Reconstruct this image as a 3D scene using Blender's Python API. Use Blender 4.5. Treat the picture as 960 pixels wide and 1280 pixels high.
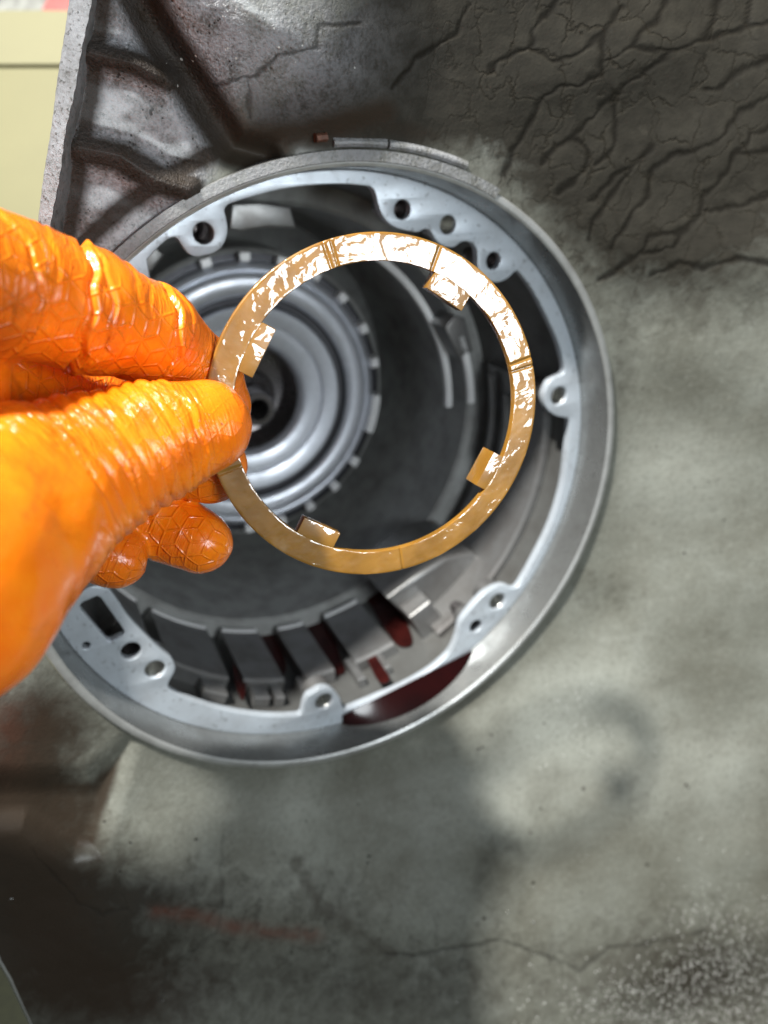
import bpy, bmesh, math, random
import numpy as np
from mathutils import Matrix, Vector, noise

# ------------------------------------------------------------------ frames
# Everything is measured in millimetres in a frame whose origin is the lens
# (x right, y down, z away) and then turned so that gravity is world -Z.
FPX = 950.0
PITCH = math.radians(36)
g = np.array([.42 * math.cos(PITCH), .905 * math.cos(PITCH), math.sin(PITCH)]); g /= np.linalg.norm(g)
wz = -g
wx = np.array([1., 0, 0]) - wz * wz[0]; wx /= np.linalg.norm(wx)
wy = np.cross(wz, wx)
RM = np.stack([wx, wy, wz])                  # rows: world axes
LIFT = np.array([0, 0, 0.60])
def W(P):
    P = np.asarray(P, float)
    return (P @ RM.T) * 0.001 + LIFT

scene = bpy.context.scene
for o in list(bpy.data.objects): bpy.data.objects.remove(o)

# ------------------------------------------------------------------ camera
cam_d = bpy.data.cameras.new('camera'); cam = bpy.data.objects.new('camera', cam_d)
scene.collection.objects.link(cam); scene.camera = cam
cam_d.sensor_fit = 'VERTICAL'; cam_d.sensor_height = 36; cam_d.lens = FPX / 1280 * 36
cam_d.clip_start = 0.005; cam_d.clip_end = 50
M = Matrix.Identity(4)
cols = [RM @ np.array([1, 0, 0]), RM @ np.array([0, -1, 0]), RM @ np.array([0, 0, -1])]
for i in range(3):
    for j in range(3): M[j][i] = cols[i][j]
for j in range(3): M[j][3] = LIFT[j]
cam.matrix_world = M
cam_d.dof.use_dof = True; cam_d.dof.focus_distance = 0.178; cam_d.dof.aperture_fstop = 11
cam_d.dof.aperture_blades = 0

# ------------------------------------------------------------------ light
world = bpy.data.worlds.new('World'); scene.world = world; world.use_nodes = True
world.node_tree.nodes['Background'].inputs[0].default_value = (.80, .88, 1, 1)
world.node_tree.nodes['Background'].inputs[1].default_value = 0.15
def area(name, pos, target, size, power, col):
    l = bpy.data.lights.new(name, 'AREA'); l.shape = 'DISK'; l.size = size; l.energy = power; l.color = col
    o = bpy.data.objects.new(name, l); scene.collection.objects.link(o)
    p = W(pos); t = W(target)
    o.location = p; o.rotation_euler = Vector(t - p).to_track_quat('-Z', 'Y').to_euler()
    return o
LD = np.array([-.32, -.62, -.72]); LD /= np.linalg.norm(LD)
tgt = np.array([-20, 0, 240.])
area('ceiling_lamp', tgt + LD * 1150, tgt, 0.07, 41, (1, .98, .93))
area('work_light', np.array([200, 45, -75.]), np.array([0, -20, 185.]), 0.16, 1.0, (.90, .97, 1))
scene.view_settings.view_transform = 'Standard'; scene.view_settings.look = 'None'
scene.view_settings.exposure = 0.0; scene.view_settings.gamma = 1
scene.render.engine = 'CYCLES'
scene.cycles.use_denoising = True
scene.cycles.max_bounces = 6

# ------------------------------------------------------------------ the axis of the bore
AX = np.array([-.529, -.48, 1.]); AX /= np.linalg.norm(AX)
CD = 279.05
C0 = np.array([(430.1 - 480) / FPX * CD, (613.7 - 640) / FPX * CD, CD])
E1 = np.array([1., 0, 0]) - AX * AX[0]; E1 /= np.linalg.norm(E1)
E2 = np.cross(AX, E1)
if E2[1] < 0: E2 = -E2
def ray(uv):
    uv = np.asarray(uv, float)
    return np.stack([(uv[..., 0] - 480) / FPX, (uv[..., 1] - 640) / FPX, np.ones(uv.shape[:-1])], -1)
def at_depth(u, v, d): return ray((u, v)) * d
def on_plane(uv, s=0):
    """points of the photograph carried onto the plane at depth s of the bore"""
    r = ray(uv); s = np.asarray(s, float)
    t = (AX @ C0 + s) / (r @ AX)
    return r * t[..., None]
def pq(uv, s=0):
    P = on_plane(uv, s) - C0
    return np.stack([P @ E1, P @ E2], -1)
def fr(p, q, s):
    p, q, s = np.broadcast_arrays(*(np.asarray(x, float) for x in (p, q, s)))
    return C0 + p[..., None] * E1 + q[..., None] * E2 + s[..., None] * AX
def po(r, deg, s):
    t = np.radians(deg); return fr(r * np.cos(t), r * np.sin(t), s)

# ------------------------------------------------------------------ object helpers
COL = scene.collection
def tag(o, label=None, cat=None, group=None, kind=None):
    if label: o['label'] = label
    if cat: o['category'] = cat
    if group: o['group'] = group
    if kind: o['kind'] = kind
    return o
def empty(name, pos, label, cat, group=None):
    o = bpy.data.objects.new(name, None); COL.objects.link(o); o.location = W(pos); o.empty_display_size = .01
    return tag(o, label, cat, group)
def mesh_obj(name, V, F, mat, parent=None, smooth=True, attrs=None, origin=None, sharp=None):
    """V in millimetres in the lens frame"""
    Wv = W(V)
    if parent is not None: org = np.array(parent_world(parent))
    else: org = Wv.mean(0) if origin is None else W(origin)
    me = bpy.data.meshes.new(name); me.from_pydata((Wv - org).tolist(), [], F if isinstance(F, list) else F.tolist())
    bm = bmesh.new(); bm.from_mesh(me); bmesh.ops.recalc_face_normals(bm, faces=bm.faces)
    bm.to_mesh(me); bm.free()
    if smooth:
        me.polygons.foreach_set('use_smooth', [True] * len(me.polygons))
        if sharp: me.set_sharp_from_angle(angle=math.radians(sharp))
    if attrs:
        for k, a in attrs.items():
            a = np.broadcast_to(np.asarray(a, float), (len(V),))
            at = me.attributes.new(k, 'FLOAT', 'POINT'); at.data.foreach_set('value', np.ascontiguousarray(a, dtype=np.float32))
    me.materials.append(mat)
    o = bpy.data.objects.new(name, me); COL.objects.link(o)
    if parent is None: o.location = org
    else: o.parent = parent
    return o
def parent_world(o):
    loc = np.array(o.location)
    while o.parent is not None:
        o = o.parent; loc = loc + np.array(o.location)
    return loc
def grid_faces(n, m, wrap_n=False, wrap_m=False, flip=False):
    i = np.arange(n if wrap_n else n - 1); j = np.arange(m if wrap_m else m - 1)
    I, J = np.meshgrid(i, j, indexing='ij'); I2 = (I + 1) % n; J2 = (J + 1) % m
    return np.stack([I * m + J, I2 * m + J, I2 * m + J2, I * m + J2], -1).reshape(-1, 4)
def lathe(name, prof, mat, parent, n=160, a0=None, a1=None, sharp=35, wob=0):
    """prof: list of (radius, s) about the bore axis"""
    prof = np.array(prof, float); full = a0 is None
    th = np.linspace(0, 360, n, endpoint=False) if full else np.linspace(a0, a1, n)
    T, R = np.meshgrid(th, prof[:, 0], indexing='ij'); S = np.broadcast_to(prof[:, 1], T.shape)
    V = po(R, T, S).reshape(-1, 3)
    return mesh_obj(name, V, grid_faces(n, len(prof), wrap_n=full), mat, parent, sharp=sharp)
def ring_sector(name, r0, r1, a0, a1, s0, s1, mat, parent, bev=.6, n=24, attrs=None):
    """solid curved block between radii, angles and depths, its edges chamfered"""
    b = bev; th = np.linspace(a0, a1, n)
    pr = np.array([(r0 + b, s0), (r1, s0), (r1, s1), (r0 + b, s1), (r0, s1 - b), (r0, s0 + b)])
    T, R = np.meshgrid(th, pr[:, 0], indexing='ij'); S = np.broadcast_to(pr[:, 1], T.shape)
    V = po(R, T, S).reshape(-1, 3); m = len(pr)
    F = grid_faces(n, m, wrap_m=True).tolist() + [list(range(m)), list(range((n - 1) * m, n * m))[::-1]]
    return mesh_obj(name, V, F, mat, parent, sharp=30, attrs=attrs)
def catmull(P, k=8, closed=True):
    P = np.asarray(P, float); n = len(P); out = []
    for i in range(n if closed else n - 1):
        g_ = lambda j: P[j % n] if closed else P[min(max(j, 0), n - 1)]
        p0, p1, p2, p3 = g_(i - 1), g_(i), g_(i + 1), g_(i + 2)
        for t in np.arange(k) / k:
            out.append(.5 * (2 * p1 + (p2 - p0) * t + (2 * p0 - 5 * p1 + 4 * p2 - p3) * t * t + (3 * p1 - p0 - 3 * p2 + p3) * t ** 3))
    return np.array(out)
def plate(name, loops, thick, bevel, s_front, mat, parent, res=2):
    """flat plate in the bore frame from closed loops (first is the outline, others holes), real thickness"""
    cu = bpy.data.curves.new(name, 'CURVE'); cu.dimensions = '2D'; cu.fill_mode = 'BOTH'
    cu.extrude = (thick - 2 * bevel) / 2; cu.bevel_depth = bevel; cu.bevel_resolution = res; cu.offset = -bevel
    for L in loops:
        sp = cu.splines.new('POLY'); sp.points.add(len(L) - 1)
        for pt, c in zip(sp.points, L): pt.co = (c[0], c[1], 0, 1)
        sp.use_cyclic_u = True
    tmp = bpy.data.objects.new('tmp', cu); COL.objects.link(tmp)
    me = bpy.data.meshes.new_from_object(tmp.evaluated_get(bpy.context.evaluated_depsgraph_get()))
    bpy.data.objects.remove(tmp); bpy.data.curves.remove(cu)
    V = np.empty(len(me.vertices) * 3, np.float32); me.vertices.foreach_get('co', V); V = V.reshape(-1, 3)
    F = [list(p.vertices) for p in me.polygons]; bpy.data.meshes.remove(me)
    bm = bmesh.new()
    for v in V: bm.verts.new(v)
    bm.verts.ensure_lookup_table()
    for f in F:
        try: bm.faces.new([bm.verts[i] for i in f])
        except ValueError: pass
    bmesh.ops.remove_doubles(bm, verts=bm.verts, dist=.004)
    bm.verts.index_update()
    V = np.array([v.co[:] for v in bm.verts]); F = [[v.index for v in f.verts] for f in bm.faces]; bm.free()
    return mesh_obj(name, fr(V[:, 0], V[:, 1], V[:, 2] + thick / 2 + s_front), F, mat, parent, sharp=40)

# ------------------------------------------------------------------ materials
def mat(name):
    m = bpy.data.materials.new(name); m.use_nodes = True
    nt = m.node_tree; b = nt.nodes['Principled BSDF']
    return m, nt, b
def nd(nt, t, **kw):
    n = nt.nodes.new(t)
    for k, v in kw.items():
        if k.startswith('i_'):
            key = k[2:]; key = int(key) if key.isdigit() else key.replace('_', ' ')
            n.inputs[key].default_value = v
        else: setattr(n, k, v)
    return n
def lk(nt, a, b): nt.links.new(a, b)
def coords(nt, sc=1000):
    t = nd(nt, 'ShaderNodeTexCoord'); mp = nd(nt, 'ShaderNodeMapping'); mp.inputs['Scale'].default_value = (sc,) * 3
    lk(nt, t.outputs['Object'], mp.inputs['Vector']); return mp.outputs['Vector']
def noise_n(nt, vec, scale, detail=4, rough=.55, dist=0):
    n = nd(nt, 'ShaderNodeTexNoise'); n.inputs['Scale'].default_value = scale; n.inputs['Detail'].default_value = detail
    n.inputs['Roughness'].default_value = rough; n.inputs['Distortion'].default_value = dist
    lk(nt, vec, n.inputs['Vector']); return n.outputs['Fac']
def ramp(nt, fac, stops):
    r = nd(nt, 'ShaderNodeValToRGB'); e = r.color_ramp.elements
    while len(e) < len(stops): e.new(.5)
    for x, (p, c) in zip(e, stops):
        x.position = p; x.color = (*c, 1) if len(c) == 3 else c
    lk(nt, fac, r.inputs['Fac']); return r.outputs['Color']
def rampv(nt, fac, stops): return ramp(nt, fac, [(p, (v, v, v)) for p, v in stops])
def mix(nt, fac, a, b, mode='MIX'):
    n = nd(nt, 'ShaderNodeMix', data_type='RGBA', blend_type=mode)
    for key, val in ((0, fac), (6, a), (7, b)):
        if isinstance(val, (int, float)): n.inputs[key].default_value = val
        elif isinstance(val, tuple): n.inputs[key].default_value = (*val, 1)
        else: lk(nt, val, n.inputs[key])
    return n.outputs[2]
def mth(nt, op, a, b=0.0, clamp=False):
    n = nd(nt, 'ShaderNodeMath', operation=op, use_clamp=clamp)
    for i, val in enumerate((a, b)):
        if isinstance(val, (int, float)): n.inputs[i].default_value = val
        else: lk(nt, val, n.inputs[i])
    return n.outputs[0]
def bump(nt, h, strength, dist, normal=None):
    n = nd(nt, 'ShaderNodeBump'); n.inputs['Strength'].default_value = strength; n.inputs['Distance'].default_value = dist * .001
    lk(nt, h, n.inputs['Height'])
    if normal is not None: lk(nt, normal, n.inputs['Normal'])
    return n.outputs['Normal']
def attr(nt, name):
    return nd(nt, 'ShaderNodeAttribute', attribute_name=name).outputs['Fac']

def metal(name, col, rough=.35, metallic=.85, grime=.3, gcol=(.05, .04, .03), bscale=.8, bs=.25, spots=0.0):
    m, nt, b = mat(name); v = coords(nt)
    n1 = noise_n(nt, v, .09, 6, .6); n2 = noise_n(nt, v, bscale, 4, .6)
    fac = rampv(nt, n1, [(.42, 0), (.72, grime)])
    c = mix(nt, fac, col, gcol)
    c = mix(nt, mth(nt, 'MULTIPLY', n2, .25), c, tuple(x * .55 for x in col))
    if spots:
        sp = rampv(nt, noise_n(nt, v, .55, 3, .5), [(.62, 0), (.70, spots)])
        c = mix(nt, sp, c, (.06, .05, .045))
    lk(nt, c, b.inputs['Base Color']); b.inputs['Metallic'].default_value = metallic
    lk(nt, mth(nt, 'ADD', mth(nt, 'MULTIPLY', n1, .3), rough - .15), b.inputs['Roughness'])
    lk(nt, bump(nt, n2, bs, .15), b.inputs['Normal'])
    return m
M_FLANGE = metal('machined_aluminium', (.57, .625, .685),   .40, .35, .45, (.27, .275, .28), 1.2, .2, .45)
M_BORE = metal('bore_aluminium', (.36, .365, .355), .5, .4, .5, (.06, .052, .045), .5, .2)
M_BORE_SHADED = metal('front_bore_shaded', (.135, .137, .132), .45, .4, .5, (.05, .042, .036), .5, .2)  # darker copy of the bore aluminium, front wall shade put into the colour
M_LUG = metal('cast_lug', (.25, .25, .247), .38, .65, .5, (.10, .08, .07), .5, .2)
M_DRUM = metal('drum_steel', (.80, .83, .90), .38, .7, .25, (.16, .16, .18), .35, .08)
M_DRUMD = metal('drum_groove', (.10, .10, .11), .45, .7, .3, (.03, .03, .03), .5, .1)
M_TOOTH = metal('tooth_steel', (.90, .90, .90), .35, .2, .15, (.2, .19, .18), .8, .1)
M_THREAD = metal('thread_metal', (.75, .74, .70), .25, .9, .3, (.12, .11, .1), 1.2, .1)
M_BAR = metal('weathered_bar', (.30, .29, .275), .5, .4, .6, (.07, .055, .045), .9, .5)
M_LIP = metal('lip_aluminium', (.60, .61, .60), .34, .6, .55, (.16, .15, .13), .7, .35)
M_RECESS = metal('recess_aluminium', (.36, .37, .365), .30, .75, .45, (.13, .125, .115), .5, .25, .3)
M_HUB = metal('hub_steel', (.30, .28, .28), .28, .9, .5, (.06, .04, .035), .6, .1)

def case_material():
    m, nt, b = mat('cast_case'); v = coords(nt)
    big = noise_n(nt, v, .030, 7, .55, .35); mid = noise_n(nt, v, .16, 6, .6, .4); fine = noise_n(nt, v, 1.1, 4, .6)
    base = ramp(nt, big, [(.28, (.12, .118, .093)), (.44, (.16, .161, .132)), (.56, (.185, .189, .158)), (.72, (.225, .232, .20))])
    base = mix(nt, rampv(nt, mid, [(.5, 0), (.75, .22)]), base, (.105, .095, .072))
    base = mix(nt, mth(nt, 'MULTIPLY', attr(nt, 'pale'), rampv(nt, big, [(.3, .55), (.6, 1)])), base, (.42, .435, .385))
    grain = noise_n(nt, v, .55, 5, .7)
    base = mix(nt, rampv(nt, grain, [(.50, 0), (.70, .5)]), base, (.10, .098, .078))
    base = mix(nt, rampv(nt, grain, [(.30, .35), (.46, 0)]), base, (.30, .305, .27))
    d = attr(nt, 'dirt')
    dn = mth(nt, 'ADD', d, mth(nt, 'MULTIPLY', mth(nt, 'SUBTRACT', mid, .5), .9))
    dn = rampv(nt, mth(nt, 'MULTIPLY', dn, mth(nt, 'MULTIPLY', d, 4, True)), [(.18, 0), (.85, 1)])
    base = mix(nt, dn, base, mix(nt, mid, (.013, .011, .008), (.056, .051, .040)))
    # glittering raw casting skin with dark pits
    sk = attr(nt, 'skin')
    vor = nd(nt, 'ShaderNodeTexVoronoi', feature='F1'); vor.inputs['Scale'].default_value = .75; lk(nt, v, vor.inputs['Vector'])
    pits = rampv(nt, mth(nt, 'ADD', vor.outputs['Distance'], mth(nt, 'MULTIPLY', mid, 1.3)), [(.66, 1), (.78, 0)])
    base = mix(nt, mth(nt, 'MULTIPLY', sk, .8), base, mix(nt, rampv(nt, mth(nt, 'ADD', mth(nt, 'MULTIPLY', fine, .45), mth(nt, 'MULTIPLY', mid, .55)), [(.38, 0), (.56, 1)]), (.12, .115, .115), (.46, .47, .51)))
    base = mix(nt, mth(nt, 'MULTIPLY', pits, sk), base, (.035, .03, .028))
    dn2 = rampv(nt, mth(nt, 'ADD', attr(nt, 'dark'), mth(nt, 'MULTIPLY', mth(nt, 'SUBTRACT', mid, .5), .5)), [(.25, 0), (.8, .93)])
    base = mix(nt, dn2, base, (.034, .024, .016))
    base = mix(nt, mth(nt, 'MULTIPLY', attr(nt, 'red'), rampv(nt, mid, [(.3, .25), (.6, .6)])), base, (.13, .045, .028))
    cr = attr(nt, 'crack')
    base = mix(nt, mth(nt, 'MULTIPLY', cr, rampv(nt, fine, [(.2, .85), (.6, 1)])), base, (.012, .010, .007))
    # hairline cracks in the dried dirt
    wv = nd(nt, 'ShaderNodeVectorMath', operation='ADD')
    nz = nd(nt, 'ShaderNodeTexNoise'); nz.inputs['Scale'].default_value = .12; nz.inputs['Detail'].default_value = 4; lk(nt, v, nz.inputs['Vector'])
    sc = nd(nt, 'ShaderNodeVectorMath', operation='SCALE'); sc.inputs['Scale'].default_value = 16; lk(nt, nz.outputs['Color'], sc.inputs[0])
    lk(nt, v, wv.inputs[0]); lk(nt, sc.outputs[0], wv.inputs[1])
    vc = nd(nt, 'ShaderNodeTexVoronoi', feature='DISTANCE_TO_EDGE'); vc.inputs['Scale'].default_value = .075; lk(nt, wv.outputs[0], vc.inputs['Vector'])
    hair = mth(nt, 'MULTIPLY', rampv(nt, vc.outputs['Distance'], [(.0, 1), (.05, 0)]), mth(nt, 'MULTIPLY', attr(nt, 'hair'), rampv(nt, mid, [(.36, 0), (.56, .85)])))
    base = mix(nt, hair, base, (.018, .015, .010))
    spk = rampv(nt, noise_n(nt, v, .22, 2, .4), [(.75, 0), (.78, .7)])
    base = mix(nt, spk, base, (.05, .045, .035))
    fv = nd(nt, 'ShaderNodeTexVoronoi', feature='F1'); fv.inputs['Scale'].default_value = 1.3; lk(nt, v, fv.inputs['Vector'])
    sep_ = nd(nt, 'ShaderNodeSeparateColor'); lk(nt, fv.outputs['Color'], sep_.inputs[0])
    fleck = mth(nt, 'MULTIPLY', mth(nt, 'LESS_THAN', fv.outputs['Distance'], mth(nt, 'MULTIPLY', sep_.outputs[1], .52)), mth(nt, 'GREATER_THAN', mth(nt, 'MULTIPLY', attr(nt, 'glint'), .55), sep_.outputs[0]))
    base = mix(nt, mth(nt, 'MULTIPLY', fleck, .85), base, (.78, .78, .74))  # glitter of the rough metal painted in as pale flecks
    lk(nt, mth(nt, 'SUBTRACT', .5, mth(nt, 'MULTIPLY', mth(nt, 'MAXIMUM', dn, dn2), .38)), b.inputs['Specular IOR Level'])
    lk(nt, base, b.inputs['Base Color'])
    lk(nt, mth(nt, 'MULTIPLY', mth(nt, 'SUBTRACT', 1, dn), .15), b.inputs['Metallic'])
    lk(nt, mth(nt, 'ADD', mth(nt, 'MULTIPLY', mid, .3), mth(nt, 'SUBTRACT', .45, mth(nt, 'MULTIPLY', mth(nt, 'MAXIMUM', sk, attr(nt, 'glint')), .27))), b.inputs['Roughness'])
    h = mth(nt, 'ADD', mth(nt, 'MULTIPLY', mid, .25), mth(nt, 'MULTIPLY', fine, mth(nt, 'ADD', .22, mth(nt, 'ADD', mth(nt, 'MULTIPLY', sk, 1.3), mth(nt, 'MULTIPLY', attr(nt, 'glint'), 1.3)))))
    h = mth(nt, 'SUBTRACT', h, mth(nt, 'ADD', mth(nt, 'MULTIPLY', cr, .22), mth(nt, 'ADD', mth(nt, 'MULTIPLY', hair, .35), mth(nt, 'MULTIPLY', mth(nt, 'MULTIPLY', pits, sk), .5))))
    lk(nt, bump(nt, h, .8, .8), b.inputs['Normal'])
    b.inputs['Coat Roughness'].default_value = .22; b.inputs['Coat IOR'].default_value = 1.45
    lk(nt, mth(nt, 'MULTIPLY', rampv(nt, big, [(.3, .25), (.6, .75)]), mth(nt, 'SUBTRACT', 1, mth(nt, 'MULTIPLY', mth(nt, 'MAXIMUM', dn, dn2), .97))), b.inputs['Coat Weight'])
    return m
M_CASE = case_material()

def rim_material():
    m, nt, b = mat('rim_face'); v = coords(nt)
    mid = noise_n(nt, v, .22, 8, .72); fine = noise_n(nt, v, 1.1, 4, .65)
    c = ramp(nt, mid, [(.30, (.09, .085, .075)), (.42, (.27, .27, .27)), (.62, (.38, .38, .39))])
    c = mix(nt, rampv(nt, fine, [(.55, 0), (.66, .8)]), c, (.05, .045, .035))
    lk(nt, c, b.inputs['Base Color']); b.inputs['Metallic'].default_value = .5; b.inputs['Roughness'].default_value = .42
    lk(nt, bump(nt, fine, .6, .4), b.inputs['Normal']); return m
M_RIM = rim_material()

def amber():
    m, nt, b = mat('amber_plastic'); v = coords(nt)
    big = noise_n(nt, v, .10, 4, .5)
    c = ramp(nt, big, [(.35, (.215, .10, .011)), (.65, (.32, .155, .022))])
    milky = rampv(nt, noise_n(nt, v, .07, 5, .6, 1.0), [(.55, 0), (.8, .35)])
    c = mix(nt, milky, c, (.52, .40, .26))
    lk(nt, c, b.inputs['Base Color']); b.inputs['Roughness'].default_value = .38
    b.inputs['Subsurface Weight'].default_value = .12; b.inputs['Subsurface Radius'].default_value = (.003, .0015, .0005); b.inputs['Subsurface Scale'].default_value = 1
    b.inputs['Coat Weight'].default_value = 1; b.inputs['Coat Roughness'].default_value = .055; b.inputs['Coat IOR'].default_value = 1.8
    wvy = noise_n(nt, v, .27, .4, .4, .9); sm = noise_n(nt, v, .16, 3, .5, .8)
    amp = rampv(nt, noise_n(nt, v, .05, 2, .5), [(.35, .25), (.6, 1)])
    h = mth(nt, 'ADD', mth(nt, 'MULTIPLY', mth(nt, 'MULTIPLY', wvy, amp), .33), mth(nt, 'MULTIPLY', sm, .42))
    lk(nt, bump(nt, h, 1, 1.0), b.inputs['Coat Normal'])
    lk(nt, bump(nt, sm, .15, .3), b.inputs['Normal'])
    return m
M_AMBER = amber()

def rubber():
    m, nt, b = mat('orange_nitrile'); v = coords(nt)
    n1 = noise_n(nt, v, .10, 5, .55); n2 = noise_n(nt, v, .9, 3, .5)
    c = ramp(nt, n1, [(.3, (.88, .165, .004)), (.7, (.95, .245, .008))])
    sp = rampv(nt, noise_n(nt, v, .8, 2, .4), [(.745, 0), (.78, .8)])
    c = mix(nt, mth(nt, 'MULTIPLY', sp, attr(nt, 'spots')), c, (.10, .02, .005))
    c = mix(nt, mth(nt, 'MULTIPLY', attr(nt, 'grime'), rampv(nt, n1, [(.3, .2), (.6, .8)])), c, (.20, .045, .008))
    smu = rampv(nt, noise_n(nt, v, .055, 5, .65, .8), [(.57, 0), (.72, .6)])
    c = mix(nt, smu, c, (.42, .075, .006))
    lk(nt, c, b.inputs['Base Color'])
    wet = rampv(nt, noise_n(nt, v, .07, 4, .6), [(.4, .36), (.6, .13)])
    lk(nt, wet, b.inputs['Roughness'])
    b.inputs['Subsurface Weight'].default_value = .25; b.inputs['Subsurface Radius'].default_value = (.004, .0013, .0003); b.inputs['Subsurface Scale'].default_value = 1
    b.inputs['Coat Weight'].default_value = .35; b.inputs['Coat Roughness'].default_value = .12
    # moulded grip pattern of tumbling blocks, measured along and around each finger
    cmb = nd(nt, 'ShaderNodeCombineXYZ'); E_ = 3.9
    lk(nt, mth(nt, 'DIVIDE', attr(nt, 'gx'), E_), cmb.inputs[0]); lk(nt, mth(nt, 'DIVIDE', attr(nt, 'gy'), E_), cmb.inputs[1])
    def vm(op, a, b_=None, out=0):
        n_ = nd(nt, 'ShaderNodeVectorMath', operation=op)
        for i_, val in enumerate((a, b_)):
            if val is None: continue
            if isinstance(val, tuple): n_.inputs[i_].default_value = val
            else: lk(nt, val, n_.inputs[i_])
        return n_.outputs['Value' if op in ('LENGTH', 'DOT_PRODUCT') else 'Vector']
    hx = math.sqrt(3) / 2
    def wrap(vec):
        n_ = nd(nt, 'ShaderNodeVectorMath', operation='WRAP'); lk(nt, vec, n_.inputs[0])
        n_.inputs[1].default_value = (hx, 1.5, 1); n_.inputs[2].default_value = (-hx, -1.5, -1); return n_.outputs[0]
    pa = wrap(cmb.outputs[0]); pb = wrap(vm('SUBTRACT', cmb.outputs[0], (hx, 1.5, 0)))
    near = mth(nt, 'LESS_THAN', vm('LENGTH', pb), vm('LENGTH', pa))
    mx = nd(nt, 'ShaderNodeMix', data_type='VECTOR'); lk(nt, near, mx.inputs[0]); lk(nt, pa, mx.inputs[4]); lk(nt, pb, mx.inputs[5])
    loc = mx.outputs[1]; dist = None
    for a_ in (90, 210, 330):
        c_ = (math.cos(math.radians(a_)), math.sin(math.radians(a_)), 0)
        t_ = mth(nt, 'MAXIMUM', vm('DOT_PRODUCT', loc, c_), 0.0)
        sc_ = nd(nt, 'ShaderNodeVectorMath', operation='SCALE'); sc_.inputs[0].default_value = c_; lk(nt, t_, sc_.inputs['Scale'])
        dd = vm('LENGTH', vm('SUBTRACT', loc, sc_.outputs[0])); dist = dd if dist is None else mth(nt, 'MINIMUM', dist, dd)
    for a_ in (0, 60, 120):
        dd = mth(nt, 'SUBTRACT', hx, mth(nt, 'ABSOLUTE', vm('DOT_PRODUCT', loc, (math.cos(math.radians(a_)), math.sin(math.radians(a_)), 0))))
        dist = mth(nt, 'MINIMUM', dist, dd)
    line = mth(nt, 'MULTIPLY', rampv(nt, dist, [(.02, 1), (.10, 0)]), attr(nt, 'patch'))
    # fine stretch wrinkles running round the fingers
    wr = nd(nt, 'ShaderNodeCombineXYZ'); lk(nt, mth(nt, 'MULTIPLY', attr(nt, 'gx'), .75), wr.inputs[0]); lk(nt, mth(nt, 'MULTIPLY', attr(nt, 'gy'), .13), wr.inputs[1])
    wn = nd(nt, 'ShaderNodeTexNoise'); wn.inputs['Scale'].default_value = 1; wn.inputs['Detail'].default_value = 3; wn.inputs['Distortion'].default_value = .9; lk(nt, wr.outputs[0], wn.inputs['Vector'])
    ridge_ = mth(nt, 'MULTIPLY', mth(nt, 'ABSOLUTE', mth(nt, 'SUBTRACT', wn.outputs['Fac'], .5)), attr(nt, 'wrk'))
    nw = bump(nt, ridge_, .8, 2.2)
    nb = bump(nt, mth(nt, 'ADD', mth(nt, 'MULTIPLY', n2, .25), mth(nt, 'MULTIPLY', n1, .6)), .35, .5, nw)
    lk(nt, bump(nt, line, .75, .30, nb), b.inputs['Normal'])
    return m
M_GLOVE = rubber()
def plain(name, col, rough=.5, metallic=0, bs=.15, scale=.3, var=.25, ior=None):
    m, nt, b = mat(name); v = coords(nt); n1 = noise_n(nt, v, scale, 5, .6)
    lk(nt, mix(nt, rampv(nt, n1, [(.35, 0), (.7, 1)]), col, tuple(c * (1 - var) for c in col)), b.inputs['Base Color'])
    b.inputs['Roughness'].default_value = rough; b.inputs['Metallic'].default_value = metallic
    lk(nt, bump(nt, n1, bs, .3), b.inputs['Normal']); return m
M_FLUID = plain('red_fluid', (.012, .0008, .0006), .12, 0, .04, .05, .5)
M_FILM = plain('red_film', (.036, .005, .004), .4, 0, .1, .12, .6)
M_FILM.node_tree.nodes['Principled BSDF'].inputs['Specular IOR Level'].default_value = .15
M_DARKDIRT = plain('dark_dirt', (.04, .035, .025), .7, 0, .5, .8, .5)
M_YEL = plain('yellow_card', (.235, .22, .105), .6, 0, .05, .02, .06)
M_YEL2 = plain('yellow_card_pale', (.26, .245, .13), .6, 0, .05, .02, .06)
M_RED = plain('red_plastic', (.50, .07, .06), .4)
M_CLOTH = plain('grey_cloth', (.42, .43, .40), .8, 0, .6, .15, .5)
M_FLOOR = plain('green_mat', (.022, .025, .010), .7, 0, .4, .2, .5)
M_SLEEVE = plain('dark_sleeve', (.03, .03, .035), .8, 0, .5, .5, .4)
M_RUST = plain('rust', (.17, .07, .04), .6, 0, .5, .8, .5)
M_CHIP = plain('metal_chip', (.7, .7, .68), .25, .8, .1, 1, .2)

# ------------------------------------------------------------------ noise / distance helpers
def fbm(P, scale, oct=3, seed=0):
    """cheap smooth value noise on arrays, about -1..1"""
    rng = np.random.RandomState(seed); tot = np.zeros(P.shape[:-1]); amp = 1.0; norm = 0
    for o in range(oct):
        acc = np.zeros_like(tot)
        for k in range(5):
            d = rng.normal(size=P.shape[-1]); d /= np.linalg.norm(d)
            acc += np.sin(P @ d * scale * (2 ** o) * rng.uniform(.7, 1.4) * 2 * math.pi + rng.uniform(0, 6.28) + 1.3 * np.sin(P @ rng.normal(size=P.shape[-1]) * scale * 2 ** o * 2))
        tot += acc / 5 * 1.6 * amp; norm += amp; amp *= .5
    return tot / norm
def seg_dist(P, A, B):
    d = B - A; t = np.clip(((P - A) @ d) / (d @ d), 0, 1)
    return np.linalg.norm(P - A - t[..., None] * d, axis=-1), t
def line_dist(P, L):
    best = np.full(P.shape[:-1], 1e9)
    L = np.asarray(L, float)
    for A, B in zip(L[:-1], L[1:]): best = np.minimum(best, seg_dist(P, A, B)[0])
    return best
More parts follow.
